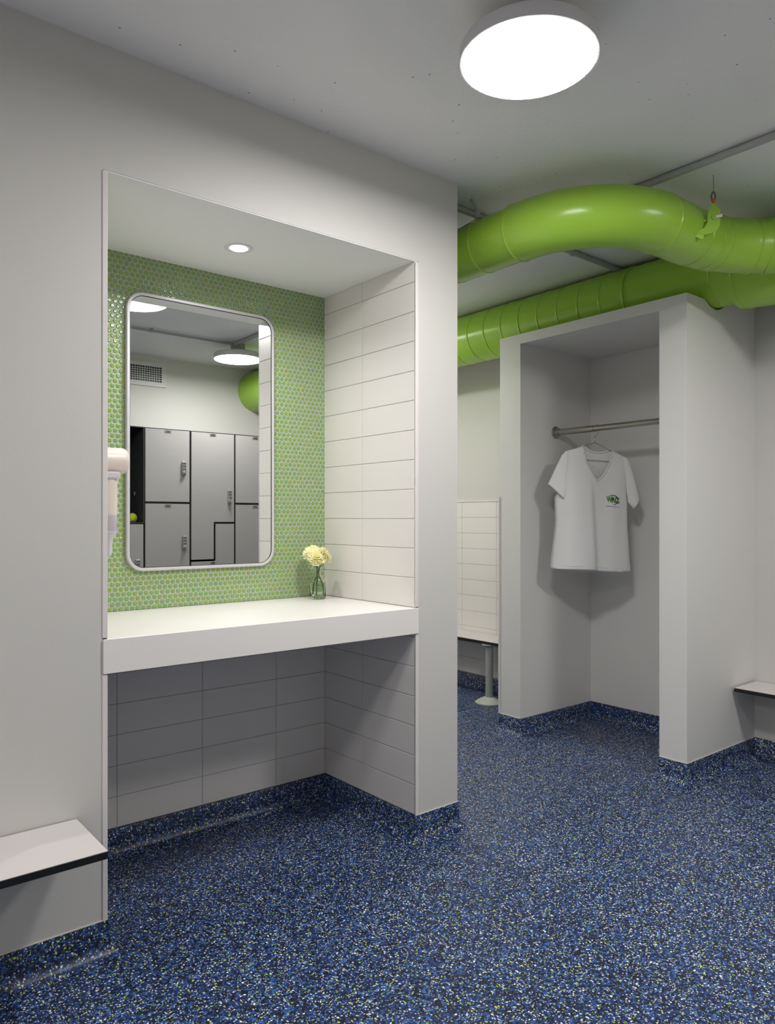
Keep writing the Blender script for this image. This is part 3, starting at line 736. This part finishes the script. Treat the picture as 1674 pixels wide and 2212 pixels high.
def flower(label, hx, hz, hd, rad, tilt, foot):
    """hx, hz head offset from the vase axis, across the view / up; tilt = direction the bloom faces"""
    head = Vector((VX, VY, VZ))+RGT*hx+FWD*hd+Vector((0, 0, hz))
    f = thing('chrysanthemum', label, 'flower', head, 'pale yellow flowers in the vase')
    ax = Vector(tilt).normalized(); q = ax.to_track_quat('Z', 'Y').to_matrix()
    bm = BM(); rnd = random.Random(int(hx*1e5)+5)
    for ring, (n, rr, el, L) in enumerate(((26, .15, -.12, 1.0), (24, .14, .08, .95), (22, .12, .30, .85), (18, .10, .55, .70), (14, .08, .85, .52), (9, .05, 1.15, .36))):
        for k in range(n):
            a = 2*PI*k/n+rnd.uniform(-.08, .08)+ring*.3; l_ = rad*L*rnd.uniform(.9, 1.08); e = el+rnd.uniform(-.08, .08); wd_ = rad*.135
            d = Vector((math.cos(a)*math.cos(e), math.sin(a)*math.cos(e), math.sin(e))); sd = Vector((-math.sin(a), math.cos(a), 0)); un = d.cross(sd)
            rows = []
            for s_, ww, cu_ in ((.05, .35, 0), (.4, .85, .04), (.75, 1.0, .02), (.93, .75, -.05), (1.0, .3, -.10)):
                c_ = d*l_*s_-un*cu_*l_*.9
                rows.append([bm.verts.new(q @ (c_+sd*wd_*ww*z_+(-un)*abs(z_)*wd_*.35)+head) for z_ in (-1, 0, 1)])
            for A, B in zip(rows, rows[1:]):
                for j in range(2): bm.faces.new((A[j], A[j+1], B[j+1], B[j]))
    o = part('petals', bm, 'petal', f, smooth=True); s = o.modifiers.new('thick', 'SOLIDIFY'); s.thickness = .0005
    bm = BM(); lathe(bm, [(.002, -.004), (rad*.20, 0), (rad*.22, rad*.24), (rad*.1, rad*.33), (.0006, rad*.35)], 16, head, mtx=q); part('centre', bm, 'petalc', f, smooth=True)
    base = Vector((VX, VY, VZ+.014))+RGT*foot[0]+FWD*foot[1]; nk = Vector((VX, VY, VZ+.110))+RGT*foot[2]
    mid = (nk+head)/2; mid.z = max(mid.z, nk.z+.01)
    bm = BM(); pts = crom([base, base.lerp(nk, .5)+RGT*foot[0]*.2, nk-Vector((0, 0, .02)), nk, nk.lerp(head, .55)+Vector((0, 0, .006)), head-ax*.006], 6)
    tube(bm, pts, .0026, 8)
    for b in range(3):
        p = pts[6+b*5]; a = rnd.uniform(0, 6); dv = Vector((math.cos(a), math.sin(a), .6))
        tube(bm, [p, p+dv*.0045, p+dv*.007], [.0018, .0022, .0008], 6)
    part('stem', bm, 'stem', f, smooth=True)
flower('pale yellow chrysanthemum head at the left of the vase', -.024, .180, .004, .038, (-.62, -.25, .75), (-.017, .004, -.003))
flower('pale yellow chrysanthemum head leaning forward at the centre', -.001, .166, -.018, .040, (-.45, -.75, .65), (-.004, -.008, .0))
flower('pale yellow chrysanthemum head at the right of the vase', .029, .172, .002, .035, (.65, -.45, .55), (.020, .0, .004))

# ================================================================ SEEN IN THE MIRROR: LOCKERS, VENT
LY = -2.07                                     # plane of the locker doors
def locker(label, xs, poly_door, box_rng, lock=None, plate=None, number='', open_=False):
    x0, x1, z0, z1 = box_rng
    t = thing('locker', label, 'locker', ((x0+x1)/2, LY-.18, z0), 'grey lockers facing the mirror')
    bm = BM(); e = .006; yb = -2.432; yf = LY-.014
    for b in ((x0, x0+e, z0, z1), (x1-e, x1, z0, z1), (x0+e, x1-e, z0, z0+e), (x0+e, x1-e, z1-e, z1)):
        box(bm, b[0], b[1], yb, yf if not open_ else LY-.002, b[2], b[3])
    box(bm, x0+e, x1-e, yb, yb+e, z0+e, z1-e)
    part('carcass', bm, 'darkin' if open_ else 'black', t)
    if open_:
        bm = BM(); tube(bm, [(x1-.01, LY-.16, 1.30), (x1-.01, LY-.16, 1.326)], .004, 8); part('coat_hook', bm, 'lock', t)
        return t
    bm = BM(); a = [bm.verts.new((x, LY, z)) for x, z in poly_door]; b = [bm.verts.new((x, LY-.013, z)) for x, z in poly_door]; k = len(a)
    for i in range(k): bm.faces.new((a[i], a[(i+1) % k], b[(i+1) % k], b[i]))
    bm.faces.new(a); bm.faces.new(b)
    d = part('door', bm, 'locker', t, bevel=.001, segs=1)
    if lock:
        lx, lz = lock
        L_ = bpy.data.objects.new('combination_lock', None); COL.objects.link(L_); L_.parent = t
        bm = BM(); box(bm, lx-.015, lx+.015, LY+.0005, LY+.018, lz-.052, lz+.046); part('lock_case', bm, 'lock', L_, bevel=.003)
        bm = BM()
        for i in range(2):
            for j in range(3): lathe(bm, [(.0038, 0), (.0038, .0025)], 10, (lx-.006+i*.012, LY+.018, lz+.034-j*.022), axis='Y')
        part('lock_button', bm, 'black', L_)
        bm = BM(); lathe(bm, [(.009, 0), (.011, .006), (.010, .016), (.006, .018)], 18, (lx, LY+.018, lz-.032), axis='Y'); part('lock_knob', bm, 'chrome', L_, smooth=True, auto=40)
    if plate:
        px_, pz_ = plate
        bm = BM(); box(bm, px_-.025, px_+.025, LY+.0005, LY+.002, pz_-.010, pz_+.010); part('number_plate', bm, 'lock', t)
        bm = text_bm(number, .021, 0, .0006)
        for v in bm.verts: v.co = Vector((px_-v.co.x, LY+.0026, pz_+v.co.y))
        part('number', bm, 'black', t)
    return t
G = .0075
def rect(x0, x1, z0, z1): return [(x0+G, z0+G), (x1-G, z0+G), (x1-G, z1-G), (x0+G, z1-G)]
ZT, ZB, ZM = 1.778, .16, 1.246
XC = [1.632, 1.978, 2.322, 2.682, 3.03]
locker('open black lined locker with a tennis ball inside', None, None, (XC[0], XC[1], 1.10, ZT), open_=True)
locker('grey locker door directly below the open locker', None, rect(XC[0], XC[1], ZB, 1.10), (XC[0], XC[1], ZB, 1.10), (XC[1]-.05, .80), (1.805, 1.075), '201')
locker('upper grey locker door right beside the open locker', None, rect(XC[1], XC[2], ZM, ZT), (XC[1], XC[2], ZM, ZT), (2.267, 1.500), (2.150, ZT-.022), '202')
locker('lower grey locker door beside the open locker column', None, rect(XC[1], XC[2], ZB, ZM), (XC[1], XC[2], ZB, ZM), (2.272, .960), (2.150, ZM-.022), '203')
xm, zs1, zs2 = 2.515, 1.100, .822
locker('tall grey locker with an upside down L shaped door', None,
       [(XC[2]+G, ZT-G), (XC[2]+G, zs2+G), (xm-G, zs2+G), (xm-G, zs1+G), (XC[3]-G, zs1+G), (XC[3]-G, ZT-G)], (XC[2], XC[3], zs1, ZT), (2.632, 1.300), (2.50, ZT-.022), '204')
locker('lower grey locker with a stepped door below the L shaped one', None,
       [(XC[2]+G, zs2-G), (XC[2]+G, ZB+G), (XC[3]-G, ZB+G), (XC[3]-G, zs1-G), (xm+G, zs1-G), (xm+G, zs2-G)], (XC[2], XC[3], ZB, zs1), None, (2.50, zs2-.022), '205')
locker('upper grey locker door at the right end of the reflection', None, rect(XC[3], XC[4], ZM, ZT), (XC[3], XC[4], ZM, ZT), (2.98, 1.5), (2.856, ZT-.022), '206')
locker('lower grey locker door at the right end of the reflection', None, rect(XC[3], XC[4], ZB, ZM), (XC[3], XC[4], ZB, ZM), (2.98, .96), (2.856, ZM-.022), '207')
bm = BM(); box(bm, XC[0], XC[4], -2.432, LY-.03, .092, ZB-.001)
tag(finish('locker_plinth', bm, 'black'), 'black plinth the grey lockers stand on', 'plinth')
# tennis ball
bm = BM(); bmesh.ops.create_icosphere(bm, subdivisions=4, radius=.033); bx, by, bz = 1.93, LY-.10, 1.10+.006+.033
for v in bm.verts: v.co += Vector((bx, by, bz))
tb = thing('tennis_ball', 'yellow tennis ball lying in the open locker', 'ball', (bx, by, 1.106))
part('felt', bm, 'ball', tb, smooth=True)
bm = BM(); sp = []
for k in range(65):
    a = 2*PI*k/64; p = Vector((math.cos(a)+.4*math.cos(3*a), math.sin(a)-.4*math.sin(3*a), 1.2*math.sin(2*a))).normalized()*.0333
    sp.append(Vector((bx, by, bz))+Matrix.Rotation(.7, 3, 'X') @ p)
tube(bm, sp, .0012, 6); part('seam', bm, 'tag', tb)
# wall vent
t = thing('wall_vent', 'white louvred air vent high on the wall above the lockers', 'vent', (2.15, -2.43, 2.1))
vx0, vx1, vz0, vz1 = 1.55, 2.285, 2.135, 2.318; yv = -2.438
bm = BM(); fr = .034
for b in ((vx0, vx1, vz0, vz0+fr), (vx0, vx1, vz1-fr, vz1), (vx0, vx0+fr, vz0+fr, vz1-fr), (vx1-fr, vx1, vz0+fr, vz1-fr)): box(bm, b[0], b[1], yv, yv+.010, b[2], b[3])
part('frame', bm, 'vent', t)
bm = BM(); box(bm, vx0+fr, vx1-fr, yv-.001, yv+.001, vz0+fr, vz1-fr); part('duct_opening', bm, 'black', t)
bm = BM()
n = int((vx1-vx0-2*fr)/.0185)
for k in range(1, n): x = vx0+fr+(vx1-vx0-2*fr)*k/n; box(bm, x-.0022, x+.0022, yv+.001, yv+.006, vz0+fr, vz1-fr)
for k in range(1, 7): z = vz0+fr+(vz1-vz0-2*fr)*k/7; box(bm, vx0+fr, vx1-fr, yv+.002, yv+.009, z-.0022, z+.0022)
part('louvre_grid', bm, 'vent', t)
